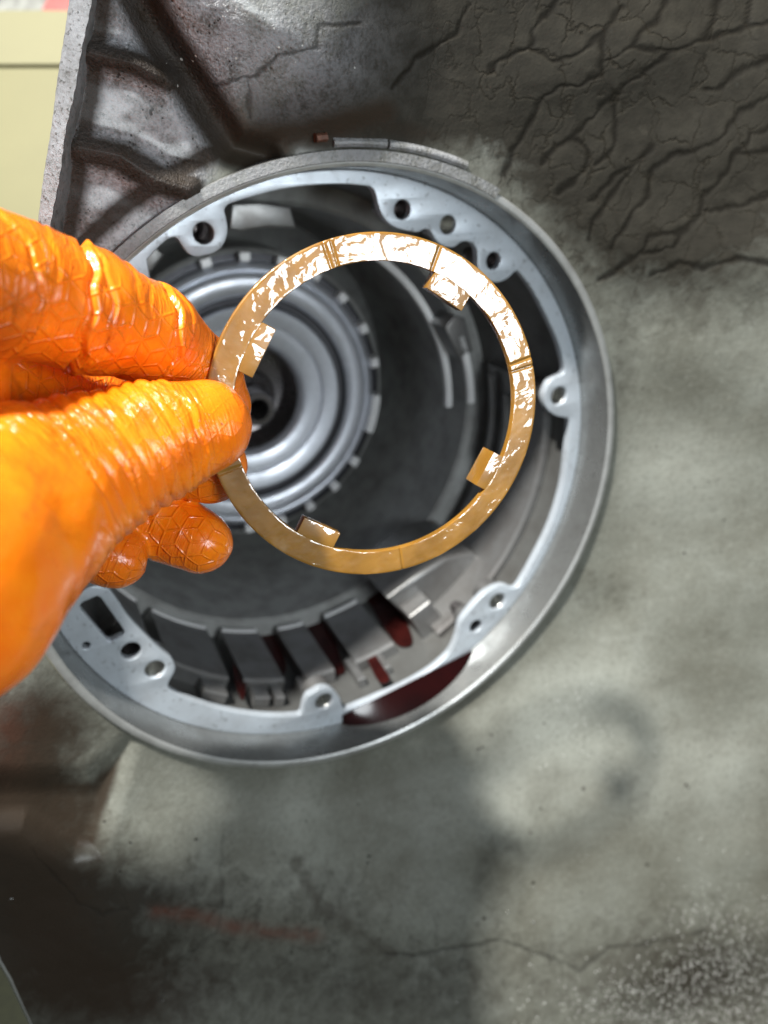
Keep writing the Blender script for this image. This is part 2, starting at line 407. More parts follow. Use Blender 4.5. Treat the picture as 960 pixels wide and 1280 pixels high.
def poly_sd(P, L):
    """signed distance to a closed polygon, negative inside"""
    L = np.asarray(L, float); d = line_dist(P, np.vstack([L, L[:1]])); ins = np.zeros(P.shape[:-1], bool)
    for (x0, y0), (x1, y1) in zip(L, np.roll(L, -1, 0)):
        c = ((y0 > P[..., 1]) != (y1 > P[..., 1])) & (P[..., 0] < (x1 - x0) * (P[..., 1] - y0) / (y1 - y0 + 1e-12) + x0); ins ^= c
    return np.where(ins, -d, d)
def sstep(a, b, x):
    t = np.clip((x - a) / (b - a), 0, 1); return t * t * (3 - 2 * t)

# ------------------------------------------------------------------ background
FLOOR_G = 520.
gx = np.cross(g, AX); gx /= np.linalg.norm(gx); gy = np.cross(g, gx)
V = [g * FLOOR_G + gx * x * 2500 + gy * y * 2500 for x, y in ((-1, -1), (1, -1), (1, 1), (-1, 1))]
tag(mesh_obj('floor', np.array(V), [[0, 1, 2, 3]], M_FLOOR, smooth=False), kind='structure')
def slab(name, uv, depth, thick, m, parent=None, tilt=(0, 0)):
    F_ = np.array([at_depth(u, v, depth + tilt[0] * (u - uv[0][0]) + tilt[1] * (v - uv[0][1])) for u, v in uv])
    B_ = F_ + np.array([0, 0, thick]); n = len(uv)
    F = [list(range(n)), list(range(n, 2 * n))[::-1]] + [[i, i + n, (i + 1) % n + n, (i + 1) % n] for i in range(n)]
    return mesh_obj(name, np.vstack([F_, B_]), F, m, parent, smooth=False)
bd = empty('cardboard_box', at_depth(0, 900, 530), 'pale yellow box standing behind the left edge of the metal housing', 'box')
slab('side', [(-420, 80.5), (160, 80.5), (160, 900), (-420, 900)], 520, 60, M_YEL, bd)
slab('flap', [(-420, 13), (160, 13), (160, 80), (-420, 80)], 517, 58, M_YEL2, bd)
tag(slab('tool_box', [(52, 14), (60, -3), (190, -6), (190, 14)], 545, 50, M_RED), 'red plastic edge showing above the yellow box', 'tool box')
def rag():
    n, m_ = 40, 14; U_, V_ = np.meshgrid(np.linspace(-420, 62, n), np.linspace(-60, 22, m_), indexing='ij')
    d = 640 + 10 * fbm(np.stack([U_, V_], -1), .018, 3, 5)
    P = ray(np.stack([U_, V_], -1)) * d[..., None]
    P2 = P + np.array([0, 0, 6.])
    f1 = grid_faces(n, m_).tolist(); k = n * m_
    f2 = [[i + k for i in q][::-1] for q in f1]
    edge = [i * m_ for i in range(n)] + [(n - 1) * m_ + j for j in range(1, m_)] + [i * m_ + m_ - 1 for i in range(n - 2, -1, -1)] + [j for j in range(m_ - 2, 0, -1)]
    f3 = [[a, b, b + k, a + k] for a, b in zip(edge, edge[1:] + edge[:1])]
    tag(mesh_obj('rag', np.vstack([P.reshape(-1, 3), P2.reshape(-1, 3)]), f1 + f2 + f3, M_CLOTH), 'crumpled grey cloth in the top left corner behind the yellow box', 'cloth')
rag()

# ------------------------------------------------------------------ the transmission case
case = empty('transmission_case', C0 + AX * 150, 'dirty cast aluminium transmission case seen into its round bore', 'transmission case')
S_LIP = -15.5; R_FACE = 107.2; R_LIP0 = 109.2; R_LIP1 = 112.0

CRACKS = [[(965, 27), (933, 34), (878, 50), (841, 64), (814, 83), (791, 101), (768, 119), (745, 142), (717, 170), (685, 193), (680, 206)],
 [(777, 9), (754, 41), (752, 92), (726, 106), (694, 110), (671, 133), (662, 160), (644, 183), (630, 220)],
 [(962, 122), (919, 142), (908, 170), (869, 188), (836, 197), (814, 216), (809, 248), (781, 280), (763, 312)],
 [(814, 183), (795, 206), (763, 225), (740, 252)],
 [(965, 188), (919, 193), (908, 216), (878, 248), (873, 271), (855, 289), (814, 298), (795, 321), (749, 349)],
 [(965, 243), (924, 257), (882, 264)], [(768, 119), (770, 156), (768, 183), (745, 206)],
 [(694, 5), (667, 37), (662, 60), (621, 78), (612, 92)], [(584, 9), (570, 41), (520, 73), (490, 110)],
 [(450, 30), (400, 32), (395, 60), (345, 70), (320, 95), (270, 107)], [(310, 95), (312, 145)],
 [(480, 1190), (510, 1195), (575, 1182), (630, 1175), (670, 1190), (725, 1212), (760, 1185), (800, 1182), (880, 1165)],
 [(280, 1045), (275, 1090), (280, 1130), (270, 1165), (210, 1210), (200, 1250)],
 [(40, 1062), (70, 1095), (100, 1130), (128, 1142), (160, 1135)], [(933, 34), (940, -20)], [(841, 64), (790, 60), (754, 80)], [(965, 330), (920, 322), (880, 335), (850, 330), (815, 345)], [(965, 75), (925, 88), (900, 110), (880, 112)], [(855, 289), (840, 310), (800, 315)], [(965, 160), (940, 168), (919, 193)], [(900, -10), (890, 30), (878, 50)], [(840, -20), (825, 20), (800, 40), (790, 60)], [(717, 170), (735, 190), (730, 215), (700, 240)], [(662, 60), (690, 75), (720, 70), (754, 41)], [(795, 206), (770, 235), (742, 275), (735, 300)]]

def bell():
    NA, NR = 1400, 330
    ph = np.linspace(0, 2 * np.pi, NA, endpoint=False)
    # inner edge: the outside of the lip, as seen from the lens
    th = np.linspace(0, 360, 4000, endpoint=False)
    P = po(R_LIP1 + .3, th, -13.5); ring = np.stack([480 + FPX * P[:, 0] / P[:, 2], 640 + FPX * P[:, 1] / P[:, 2]], -1)
    cen = ring.mean(0); ang = np.arctan2(ring[:, 1] - cen[1], ring[:, 0] - cen[0]) % (2 * np.pi)
    od = np.argsort(ang); rad = np.linalg.norm(ring - cen, axis=1)
    rin = np.interp(ph, ang[od], rad[od], period=2 * np.pi)
    bound = [(112, -140), (112, 0), (100, 62), (82, 156), (66, 250), (20, 430), (-15, 600), (-42, 900), (-18, 1160), (-2, 1202), (12, 1226), (25, 1254), (38, 1282), (70, 1340), (110, 1440), (1130, 1440), (1130, -140)]
    B = np.array(bound, float); rout = np.full(NA, 1e9)
    dx, dy = np.cos(ph), np.sin(ph)
    for (x0, y0), (x1, y1) in zip(B, np.roll(B, -1, 0)):
        ex, ey = x1 - x0, y1 - y0; den = dx * ey - dy * ex
        with np.errstate(divide='ignore', invalid='ignore'):
            t = ((x0 - cen[0]) * ey - (y0 - cen[1]) * ex) / den; s = ((x0 - cen[0]) * dy - (y0 - cen[1]) * dx) / den
        ok = (t > 0) & (s >= -1e-9) & (s <= 1 + 1e-9); rout = np.where(ok & (t < rout), t, rout)
    tt = np.linspace(0, 1, NR) ** 1.15
    R = rin[:, None] + (rout - rin)[:, None] * tt
    UV = np.stack([cen[0] + R * dx[:, None], cen[1] + R * dy[:, None]], -1)
    u, v = UV[..., 0], UV[..., 1]
    q0 = pq(UV, -8); r = np.hypot(q0[..., 0], q0[..., 1])
    left = sstep(330, 230, u) * sstep(420, 330, v)
    slope = .17 + .33 * sstep(450, 1350, u * .9 + v)
    slope = slope * (1 - left) + .16 * left
    slope = slope - .15 * sstep(300, 0, u) * sstep(800, 1000, v)
    lo_ = np.full(u.shape, -205.); hi_ = np.full(u.shape, -13.5)
    for it in range(32):          # find where each line of sight meets the flaring cone
        s = .5 * (lo_ + hi_); q0 = pq(UV, s); r = np.hypot(q0[..., 0], q0[..., 1]); ex = np.maximum(r - 114, 0)
        G_ = s + 13.5 + slope * (np.sqrt(ex ** 2 + 100) - 10); hi_ = np.where(G_ > 0, s, hi_); lo_ = np.where(G_ > 0, lo_, s)
    s += 1.3 * fbm(UV, .003, 2, 1) * sstep(0, 20, ex) + .10 * fbm(UV, .015, 2, 2) * sstep(0, 8, ex)
    def ridge(L, hw, h):
        return h * np.exp(-(line_dist(UV, L) / hw) ** 2)
    RIB1 = [(112, 66), (170, 80), (213, 100)]; RIB2 = [(100, 186), (150, 196), (195, 224), (236, 236)]
    VAL = [(160, -30), (205, 55), (250, 120), (292, 184), (330, 195)]
    s -= ridge(RIB1, 16, 4.5); s -= ridge(RIB2, 20, 4)
    s += ridge(VAL, 21, 7)
    # the wall right of the valley swells towards the lens
    s -= 7 * sstep(0, 120, (u - 300) * .55 - (v - 150) * .75) * sstep(560, 400, u) * sstep(230, 120, v)
    pk = poly_sd(UV, [(-80, 972), (112, 972), (162, 928), (122, 1062), (92, 1068), (30, 1025), (-80, 1040)])
    s += 3.2 * sstep(20, -24, pk)
    s += 2.0 * np.exp(-(np.hypot(u - 755, v - 765) / 45) ** 2)
    # shallow ledge strip on top of the lip
    cr = np.zeros_like(s); uvw = UV + 3.0 * np.stack([fbm(UV, .03, 2, 7), fbm(UV, .03, 2, 8)], -1)
    wd = 2.1 + 1.5 * (fbm(UV, .02, 1, 9) + .4)
    for kk, L in enumerate(CRACKS): cr = np.maximum(cr, {11: .55, 12: .35, 13: .4, 9: .7, 10: .6}.get(kk, 1) - sstep(.1, 2.2, line_dist(uvw, L) / np.maximum(wd, .9)))
    cr = np.clip(cr, 0, 1)
    s += .10 * cr
    P3 = on_plane(UV, s)
    G = lambda lst: np.clip(sum(a * np.exp(-(((u - x) / sx) ** 2 + ((v - y) / sy) ** 2)) for x, y, sx, sy, a in lst), 0, 1)
    dirt = G([(760, 20, 330, 150, 1.0), (560, 60, 160, 100, .8), (900, 170, 190, 180, .8), (720, 210, 110, 90, .55), (820, 330, 150, 80, .45), (690, 120, 60, 60, .4), (480, 120, 80, 60, .6), (400, 150, 140, 45, .8), (930, 130, 120, 140, .5), (800, 240, 90, 60, .3), (60, 1180, 230, 130, .95), (30, 1010, 80, 100, .9), (500, 1230, 280, 70, .5), (620, 1080, 50, 60, .4), (230, 1120, 120, 30, .25),
              (760, 740, 60, 40, .35), (800, 1000, 60, 80, .25), (60, 900, 90, 70, .55), (780, 470, 22, 60, .4), (880, 1220, 150, 90, .75), (420, 1120, 60, 50, .3), (900, 790, 60, 30, .25)])  # dried dirt, with shade at the top and lower left painted in
    pale = G([(700, 920, 90, 60, .9), (618, 175, 26, 42, .8), (590, 95, 22, 30, .5), (820, 600, 90, 60, .45), (880, 960, 90, 50, .5), (290, 1110, 70, 35, .35), (370, 1010, 30, 70, .45), (770, 850, 60, 30, .5), (640, 1000, 30, 60, .4)])  # clean patches at top; lit pool and streak below the bore painted paler
    skin = np.clip(left * sstep(300, 260, u + (v - 180) * .4) * 1.0 + G([(330, 60, 110, 70, .8)]) * sstep(-10, 25, (u - 250) * .83 - (v - 120) * .55), 0, 1)
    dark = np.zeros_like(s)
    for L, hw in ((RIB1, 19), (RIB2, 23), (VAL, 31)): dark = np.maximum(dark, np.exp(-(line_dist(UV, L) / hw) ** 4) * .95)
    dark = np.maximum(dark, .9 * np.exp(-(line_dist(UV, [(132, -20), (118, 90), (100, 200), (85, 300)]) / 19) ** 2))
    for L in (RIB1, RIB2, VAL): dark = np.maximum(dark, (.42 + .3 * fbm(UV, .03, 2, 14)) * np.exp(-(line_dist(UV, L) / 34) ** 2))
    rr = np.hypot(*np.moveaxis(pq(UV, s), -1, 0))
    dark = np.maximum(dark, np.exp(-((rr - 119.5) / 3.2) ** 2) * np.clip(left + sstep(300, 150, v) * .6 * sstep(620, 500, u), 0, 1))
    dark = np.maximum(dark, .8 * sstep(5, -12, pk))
    dark = np.maximum(dark, .85 * np.exp(-(line_dist(UV, [(310, 170), (380, 168), (480, 140)]) / 22) ** 2))  # shade below the swelling wall, painted dark
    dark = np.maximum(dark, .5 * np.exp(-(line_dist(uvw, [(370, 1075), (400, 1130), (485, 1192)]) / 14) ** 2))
    dark = np.maximum(dark, G([(20, 1000, 90, 90, .85), (60, 1150, 110, 100, .8), (150, 1250, 150, 60, .65), (60, 890, 60, 50, .6)]))  # hand and arm shade at lower left painted over the brown dirt
    red = np.exp(-(line_dist(uvw, [(195, 1140), (240, 1143), (290, 1158), (345, 1166), (395, 1168)]) / 9) ** 2)
    red = np.maximum(red, .7 * G([(0, 900, 35, 60, 1)]))
    hair = G([(820, 200, 220, 180, 1), (700, 60, 200, 120, .8), (300, 1130, 200, 90, .5), (600, 1200, 250, 60, .5)])
    glint = G([(920, 1210, 75, 70, 1), (840, 1260, 110, 40, 1), (720, 900, 40, 40, .25), (300, 50, 90, 50, .12)])
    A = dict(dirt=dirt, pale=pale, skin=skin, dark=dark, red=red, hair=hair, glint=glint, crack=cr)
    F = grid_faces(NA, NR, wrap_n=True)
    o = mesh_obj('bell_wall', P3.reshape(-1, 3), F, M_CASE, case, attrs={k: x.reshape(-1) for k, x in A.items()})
    return P3, UV
P3, UVB = bell()
def scatter(name, spots, m, size, label, cat, flat=.6, seed=3):
    rnd = random.Random(seed); V = []; F = []
    flatP = P3.reshape(-1, 3); flatU = UVB.reshape(-1, 2)
    for u, v, k in spots:
        c = flatP[((flatU - (u, v)) ** 2).sum(1).argmin()] - AX * .2; b = len(V); r = size * k
        for d_ in ((1, 0, 0), (0, 1, 0), (-1, 0, 0), (0, -1, 0), (0, 0, 1), (0, 0, -1)):
            V.append(c + r * rnd.uniform(.6, 1.3) * (d_[0] * E1 + d_[1] * E2 + flat * d_[2] * AX))
        F += [[b + i, b + (i + 1) % 4, b + t] for i in range(4) for t in (4, 5)]
    tag(mesh_obj(name, np.array(V), F, m, smooth=False), label, cat, kind='stuff')
rg = random.Random(5)
scatter('metal_grit', [(666, 1108, 1.2), (692, 1140, 1), (667, 1152, 1.5), (634, 1140, 1.1), (598, 1148, .8), (611, 1147, .8), (669, 1110, .7), (755, 974, .8), (779, 975, 1), (738, 1058, .7), (687, 1125, .6), (646, 1241, .8), (13, 1122, 1), (205, 1250, .6)] + [(rg.uniform(560, 760), rg.uniform(1020, 1250), rg.uniform(.3, .6)) for _ in range(26)] + [(rg.gauss(890, 60), rg.gauss(1210, 40), rg.uniform(.3, .8)) for _ in range(60)], M_CHIP, .55, 'bright specks of metal grit stuck to the oily wall below the bore', 'grit')
scatter('dirt_flakes', [(857, 981, 1.6), (860, 983, 1), (462, 1070, 1.3), (459, 1078, 1.1), (598, 935, 1.2), (603, 934, .9), (130, 1026, 1), (163, 1053, .8), (151, 1089, .9), (246, 1049, 1), (665, 1103, 1.6), (605, 1147, 1.5), (592, 1045, .7), (675, 1010, .8), (448, 1005, .9), (365, 1190, .9), (725, 1116, .8), (855, 690, 1), (905, 650, .8), (868, 610, .7), (430, 1230, .8)] + [(rg.uniform(640, 950), rg.uniform(560, 1150), rg.uniform(.3, .6)) for _ in range(40)], M_DARKDIRT, .75, 'dark flakes of dried dirt on the grey wall right of and below the bore', 'dirt')

def strip_sweep(name, rows, m, parent, sharp=35, attrs=None):
    """rows: list of arrays (n,3); a closed section swept along n stations, capped"""
    A = np.stack(rows, 1); n, k = A.shape[:2]
    F = grid_faces(n, k, wrap_m=True).tolist() + [list(range(k)), list(range((n - 1) * k, n * k))[::-1]]
    return mesh_obj(name, A.reshape(-1, 3), F, m, parent, sharp=sharp, attrs=attrs)
def rim():
    vs = np.linspace(-150, 520, 160)
    xo = np.interp(vs, [-150, 0, 81, 281, 520], [93, 87, 75.5, 47, 2]) + .5 * np.sin(vs * .05) + .25 * np.sin(vs * .37)
    xi = np.interp(vs, [-150, 0, 62, 156, 250, 520], [122, 114, 103, 84, 69, 24]) + .8 * np.sin(vs * .06 + 1) + .5 * np.sin(vs * .31)
    o_ = np.stack([xo, vs], -1); i_ = np.stack([xi, vs], -1)
    St = -25.
    top_o = on_plane(o_, St); top_i = on_plane(i_, St); top_i2 = on_plane(i_ + [3.0, .4], St + 2.0)
    e = np.stack([np.interp(vs, [-150, 0, 69, 175, 290, 520], [140, 130, 121, 105, 86, 40]), vs], -1)
    foot = on_plane(e, -9.); foot2 = foot + AX * 14
    back = top_o + AX * 45 + E1 * 8; top_o2 = on_plane(o_ - [.8, 0], St + .9)
    strip_sweep('mounting_rim', [top_o, top_i, top_i2, foot, foot2, back, top_o2], M_RIM, case)
rim()
def lower_edge():
    # turned-down outer edge of the bell at the bottom left
    m = (UVB[:, -1, 0] < 108) & (UVB[:, -1, 1] > 1165)
    a_ = P3[m, -1]; a_ = a_[np.argsort(UVB[m, -1, 1])]
    strip_sweep('outer_edge', [a_ + E1 * 1.4 + AX * .9, a_ - AX * .25 + E1 * .3, a_ - E1 * .35 + AX * .5, a_ + AX * 12 + E1 * 5, a_ + AX * 60 + E1 * 45, a_ + AX * 60 + E1 * 60, a_ + AX * 8 + E1 * 12], M_LIP, case)
lower_edge()
# lip, recess wall
def lip():
    lathe('recess_wall', [(R_FACE + .3, 6), (R_FACE + .6, -.4), (R_FACE + .9, -1.2), (R_LIP0 - .5, S_LIP + 1.2), (R_LIP0 - .3, S_LIP + .6)], M_RECESS, case, 360, sharp=50)
    lathe('recess_lip', [(R_LIP0 - .3, S_LIP + .6), (R_LIP0, S_LIP + .3), (R_LIP0 + .5, S_LIP), (R_LIP1 - .8, S_LIP), (R_LIP1 - .2, S_LIP + .4), (R_LIP1, S_LIP + 1.0), (R_LIP1 + .4, -8), (R_LIP1 + 1.0, 6)], M_LIP, case, 360, sharp=50)
lip()
def top_strip():
    # weathered bars on the casting just above the lip
    ring_sector('cast_lip', R_LIP0 + .3, R_LIP1 + 1.2, -172, -64, S_LIP - .3, -5, M_CASE, case, .8, 120, dict(skin=.5, dirt=.45))
    for (a0, a1, r0, r1) in ((-93.3, -85.0, 113.6, 116.4), (-84.6, -71, 113.5, 116.2)):
        th = np.linspace(a0, a1, 24)
        sec = [(r0, -8), (r0 + .3, -14.9), (r0 + 1.1, -15.7), (r1 - 1.0, -15.7), (r1, -14.9), (r1 + .4, -6)]
        strip_sweep('cast_bar', [po(r, th, s) for r, s in sec], M_CASE, case, attrs=dict(skin=.6, dirt=.35))
top_strip()
Pn = pq((405, 172), -18)
th0 = np.degrees(np.arctan2(Pn[1], Pn[0])); r0 = np.hypot(*Pn)
t_ = np.linspace(th0 - .8, th0 + .8, 8)
strip_sweep('rust_lump', [po(r0 + a, t_, s) for a, s in ((-1.1, -8), (-1.1, -16), (-.5, -17.2), (.6, -17), (1.2, -16.1), (1.2, -8))], M_RUST, case)

# flange face with its ears and holes, traced on the machined plane
INNER = [(184, 324), (206, 302), (219, 297), (226, 305), (234, 316), (245, 321), (257, 319), (267, 316), (277, 309), (283, 298), (285, 285), (283, 272), (281, 263), (284, 257), (292, 253),
 (315, 246), (350, 237), (385, 232), (424, 230), (455, 232), (464, 234), (469, 241), (472, 253), (475, 263), (479, 271), (485, 278), (494, 284), (503, 287), (513, 289), (523, 290), (530, 286.5), (536, 287), (540, 292), (543, 297), (548, 303), (556, 308), (567, 309), (572, 306), (578, 302), (586, 302), (592, 305), (596, 312), (597, 322), (597, 332), (600, 340), (606, 346), (613, 351), (621, 353), (629, 351), (637, 346), (642, 341), (646, 339), (651, 342),
 (667, 364), (684, 396), (698, 428), (704, 450), (706, 462), (703, 468), (695, 472), (687, 477), (683, 485), (680, 495), (681, 504), (684, 511), (689, 516), (696, 520), (703, 521.5), (710, 523), (712, 529), (711.5, 545),
 (709, 564), (704, 605), (691, 650), (674, 687), (651, 729), (645, 735), (640, 735), (634, 732), (627, 732), (618, 735), (606, 742), (596, 752), (585, 765), (577, 776), (574, 785), (572, 795), (567, 808), (559, 820), (538, 838), (507, 856), (466, 874), (437, 886), (430, 887), (427, 880), (425, 873), (421, 867), (415, 862), (408, 860), (400, 861), (393, 865), (385, 870), (381, 877), (379, 885), (377, 892), (370, 895),
 (330, 895), (278, 887), (231, 872), (214, 863), (210, 857), (213, 849), (218, 840), (219, 833), (215, 824), (204, 815), (190, 802), (162, 773), (146, 750), (138, 739), (131, 735), (116, 733), (103, 739), (95, 744)]
HOLES = [((254.5, 291.5), 13.5, 0), ((503, 262), 11.5, 0), ((560, 281), 11, 1), ((617, 326), 10, 0), ((699, 495), 10.5, 1), ((622, 752), 9.5, 1), ((595, 783), 7.5, 0), ((405, 877), 10, 1), ((164, 814), 12, 0), ((194, 837), 12, 1), ((108, 807), 5, 0)]
SLOT = [(100, 757), (103, 753), (121, 745), (126, 747), (156, 789), (155, 794), (139, 802), (134, 801), (101, 762)]
def flange():
    tr = pq(catmull(INNER, 3, False))
    # the part of the inner edge behind the hand follows the bore
    a_s, a_e = np.arctan2(tr[-1, 1], tr[-1, 0]), np.arctan2(tr[0, 1], tr[0, 0])
    a_s %= 2 * np.pi; a_e %= 2 * np.pi
    tt = np.linspace(0, 1, 40)[1:-1]; aa = a_s + (a_e - a_s) * tt
    rs, re = np.hypot(*tr[-1]), np.hypot(*tr[0])
    rr = np.minimum(rs + (re - rs) * tt + 6 * np.sin(np.pi * tt), 99)
    inner = np.vstack([tr, np.stack([rr * np.cos(aa), rr * np.sin(aa)], -1)])
    ri = np.hypot(inner[:, 0], inner[:, 1]); k = np.minimum(1, (R_FACE - 1.3) / ri); inner *= k[:, None]
    to = np.linspace(0, 2 * np.pi, 400, endpoint=False); outer = (R_FACE + .4) * np.stack([np.cos(to), np.sin(to)], -1)
    loops = [outer, inner]; holes = []
    for c, rp, threaded in HOLES:
        cc = pq(c); e = pq((c[0] + rp, c[1])); e2 = pq((c[0], c[1] + rp))
        r = .5 * (np.linalg.norm(e - cc) + np.linalg.norm(e2 - cc)) * .97
        t2 = np.linspace(0, 2 * np.pi, 36, endpoint=False)
        loops.append(cc + r * np.stack([np.cos(t2), np.sin(t2)], -1)); holes.append((cc, r, threaded))
    loops.append(pq(np.array(SLOT)))
    face = plate('flange_face', loops, 3.4, .35, 0, M_FLANGE, case)
    for cc, r, threaded in holes:
        bn = 40; tb = np.linspace(0, 2 * np.pi, bn, endpoint=False); pb = [(r + .5, 2.9), (r + 1.5, 3.0), (r + 1.7, 3.4), (r + 1.9, 11)]
        rowb = np.array([[fr(cc[0] + a * math.cos(t), cc[1] + a * math.sin(t), s) for a, s in pb] for t in tb])
        mesh_obj('hole_boss', rowb.reshape(-1, 3), grid_faces(bn, 4, wrap_n=True), M_LUG, face, sharp=30)
        # blind sleeve behind each hole, with thread ridges where the photograph shows them
        n = 28; t2 = np.linspace(0, 2 * np.pi, n, endpoint=False)
        if threaded: prof = [(r + .3, .8)] + [(r + (.0 if k % 2 else .25) - .15, 1.2 + k * .55) for k in range(16)] + [(r - .1, 10.6), (r * .55, 12.5), (0.01, 14)]
        else: prof = [(r + .2, 2.6), (r + .2, 16), (r * .8, 19), (0.01, 20)]
        rows = np.array([[fr(cc[0] + a * math.cos(t), cc[1] + a * math.sin(t), s) for a, s in prof] for t in t2])
        mesh_obj('threaded_hole' if threaded else 'bolt_hole', rows.reshape(-1, 3), grid_faces(n, len(prof), wrap_n=True), M_THREAD if threaded else M_HUB, face, sharp=30)
flange()

# bore: front wall, ledge, rear wall, floor
lathe('bore_wall', [(103.8, 3.2), (103.5, 14), (102.8, 64), (102.4, 66)], M_BORE_SHADED, case, 240, sharp=28)
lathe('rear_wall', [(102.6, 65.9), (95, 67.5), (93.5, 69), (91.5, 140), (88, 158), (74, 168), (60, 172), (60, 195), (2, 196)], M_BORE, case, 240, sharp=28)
def lug(a0, a1, r0=96.5, s0=22, s1=63, m=None): return ring_sector('cast_lug', r0, 103.2, a0, a1, s0, s1, m or M_LUG, case, 1.2)
def lug_edge_glint(a0, a1, p): return ring_sector('lug_edge_glint', 95.7, 97.4, a0, a1, 61.2, 63.8, M_TOOTH, p, .5, 20)  # added bright strip, a painted highlight along the edge of each lug
for a0, a1 in ((139, 151), (117.5, 134.5), (102.5, 113.5), (88.6, 97), (71, 82.5)): lug_edge_glint(a0 + .4, a1 - .4, lug(a0, a1))
for a0, a1, s0, s1 in ((119, 125, 6, 20), (108, 112, 5, 20), (104.2, 106.5, 5, 21), (82.5, 84.5, -0, 21), (75.2, 77.2, 0, 21), (92, 99, 6, 18)):
    ring_sector('cast_rib', 98.5, 103.2, a0, a1, max(s0, 12.2), s1 + 8, M_LUG, case, .6, 8)
lug(-13.5, 60, 99.5, 14, 58, M_LUG)
for r0, s0, a0, a1, w in ((84.5, 72, -64, .5, 3.2), (88.5, 58, -24, -3, 3.0)):
    ring_sector('band_edge', r0, r0 + 3.0, a0, a1, s0, s0 + w, M_TOOTH, case, .5, 40)
for s0, a0, a1 in ((49, -12, 13), (38, -8, 13)):
    ring_sector('snap_rib', 95.6, 98.2, a0, a1, s0, s0 + 3.2, M_LUG, case, .7, 24)
def block(uv, s, thick, name='cast_block', m=None, bev=1.0): return plate(name, [pq(np.array(uv, float), s)], thick, bev, s, m or M_LUG, case)
block([(289, 254), (286, 287), (300, 290), (335, 284), (371, 286), (364, 258), (325, 252)], 52, 22)
block([(172, 330), (190, 304), (207, 318), (186, 344)], 45, 20)
block([(556, 410), (568, 394), (582, 398), (592, 440), (575, 448)], 58, 14)
block([(484, 748), (520, 721), (556, 698), (590, 689), (615, 712), (620, 742), (585, 775), (560, 800), (535, 800)], 30, 40, 'cast_boss', bev=2.0)
block([(512, 772), (538, 752), (556, 775), (562, 815), (548, 832)], 20, 14, 'cast_web', M_LUG, 1.5)

# red transmission fluid
def puddle():
    A = pq((428, 894), -.3); B = pq((592, 812), -.3)
    n = 60; a0 = np.degrees(np.arctan2(A[1], A[0])); a1 = np.degrees(np.arctan2(B[1], B[0]))
    t = np.linspace(0, 1, n); m_ = 12
    chord = np.array([A + (B - A) * x for x in t])
    # the recess wall is a cone: at its depth s the radius grows to the front
    top = []; bot = []
    for x, c in zip(t, chord):
        sd = -.4 - 8.6 * (1 - (2 * x - 1) ** 2) ** .7
        ang = a0 + (a1 - a0) * x; rr = R_FACE + .9 + (-1.2 - sd) * (R_LIP0 - .5 - R_FACE - .9) / (-1.2 - S_LIP - 1.2)
        top.append(fr(*c, -.4)); bot.append(po(rr + .25, ang, sd))
    top = np.array(top); bot = np.array(bot); w = np.linspace(0, 1, m_)[None, :, None]
    V = top[:, None] * (1 - w) + bot[:, None] * w
    V2 = V + g * 3.0
    k = n * m_; f1 = grid_faces(n, m_).tolist(); f2 = [[i + k for i in q][::-1] for q in f1]
    edge = [i * m_ for i in range(n)] + [(n - 1) * m_ + j for j in range(1, m_)] + [i * m_ + m_ - 1 for i in range(n - 2, -1, -1)] + [j for j in range(m_ - 2, 0, -1)]
    f3 = [[a, b, b + k, a + k] for a, b in zip(edge, edge[1:] + edge[:1])]
    tag(mesh_obj('fluid_puddle', np.vstack([V.reshape(-1, 3), V2.reshape(-1, 3)]), f1 + f2 + f3, M_FLUID, sharp=40),
        'dark red fluid pooled along the lower right lip of the bore', 'fluid')
puddle()
for uv, s, lab in (([(452, 733), (468, 730), (488, 748), (507, 775), (515, 803), (497, 806), (476, 778)], 40, 'broad dark red smear running down beside the boss at the bore bottom'),
              ([(450, 796), (458, 800), (474, 826), (487, 848), (474, 852), (460, 826)], 14, 'narrow bright red smear between two pale ribs'),
              ([(292, 822), (300, 815), (308, 826), (307, 862), (303, 874), (294, 850)], 14, 'thin rust red smear on the lugs left of the bottom ear'),
              ([(382, 768), (394, 750), (410, 770), (424, 818), (430, 840), (404, 838), (390, 800)], 50, 'dark red brown oil streak in the slot above the bottom ear'),
              ([(316, 776), (328, 760), (343, 788), (358, 836), (338, 842), (322, 806)], 50, 'dark red brown oil streak in the slot left of the bottom ear')):
    L = catmull(uv, 5); s_ = s
    # laid onto the bore wall at the lug radius: find where each ray meets it
    r_ = ray(L); Rr = 101.8 if s > 30 else 97.8
    Bv = -C0 + AX * (AX @ C0); Av = r_ - np.outer(r_ @ AX, AX)
    qa = (Av * Av).sum(-1); qb = 2 * Av @ Bv; qc = Bv @ Bv - Rr * Rr
    t = (-qb + np.sqrt(np.maximum(qb * qb - 4 * qa * qc, 0))) / (2 * qa); P = r_ * t[:, None]
    ctr = P.mean(0); cp = ctr - C0; rad = cp - AX * (cp @ AX); rad /= np.linalg.norm(rad)
    n = len(P); V = np.vstack([P, P + rad * .6, [ctr]])
    F = [[i, (i + 1) % n, 2 * n] for i in range(n)] + [[i, i + n, (i + 1) % n + n, (i + 1) % n] for i in range(n)]
    tag(mesh_obj('oil_smear', V, F, M_FILM, smooth=False), lab, 'oil smear', 'oil smears in the bore')

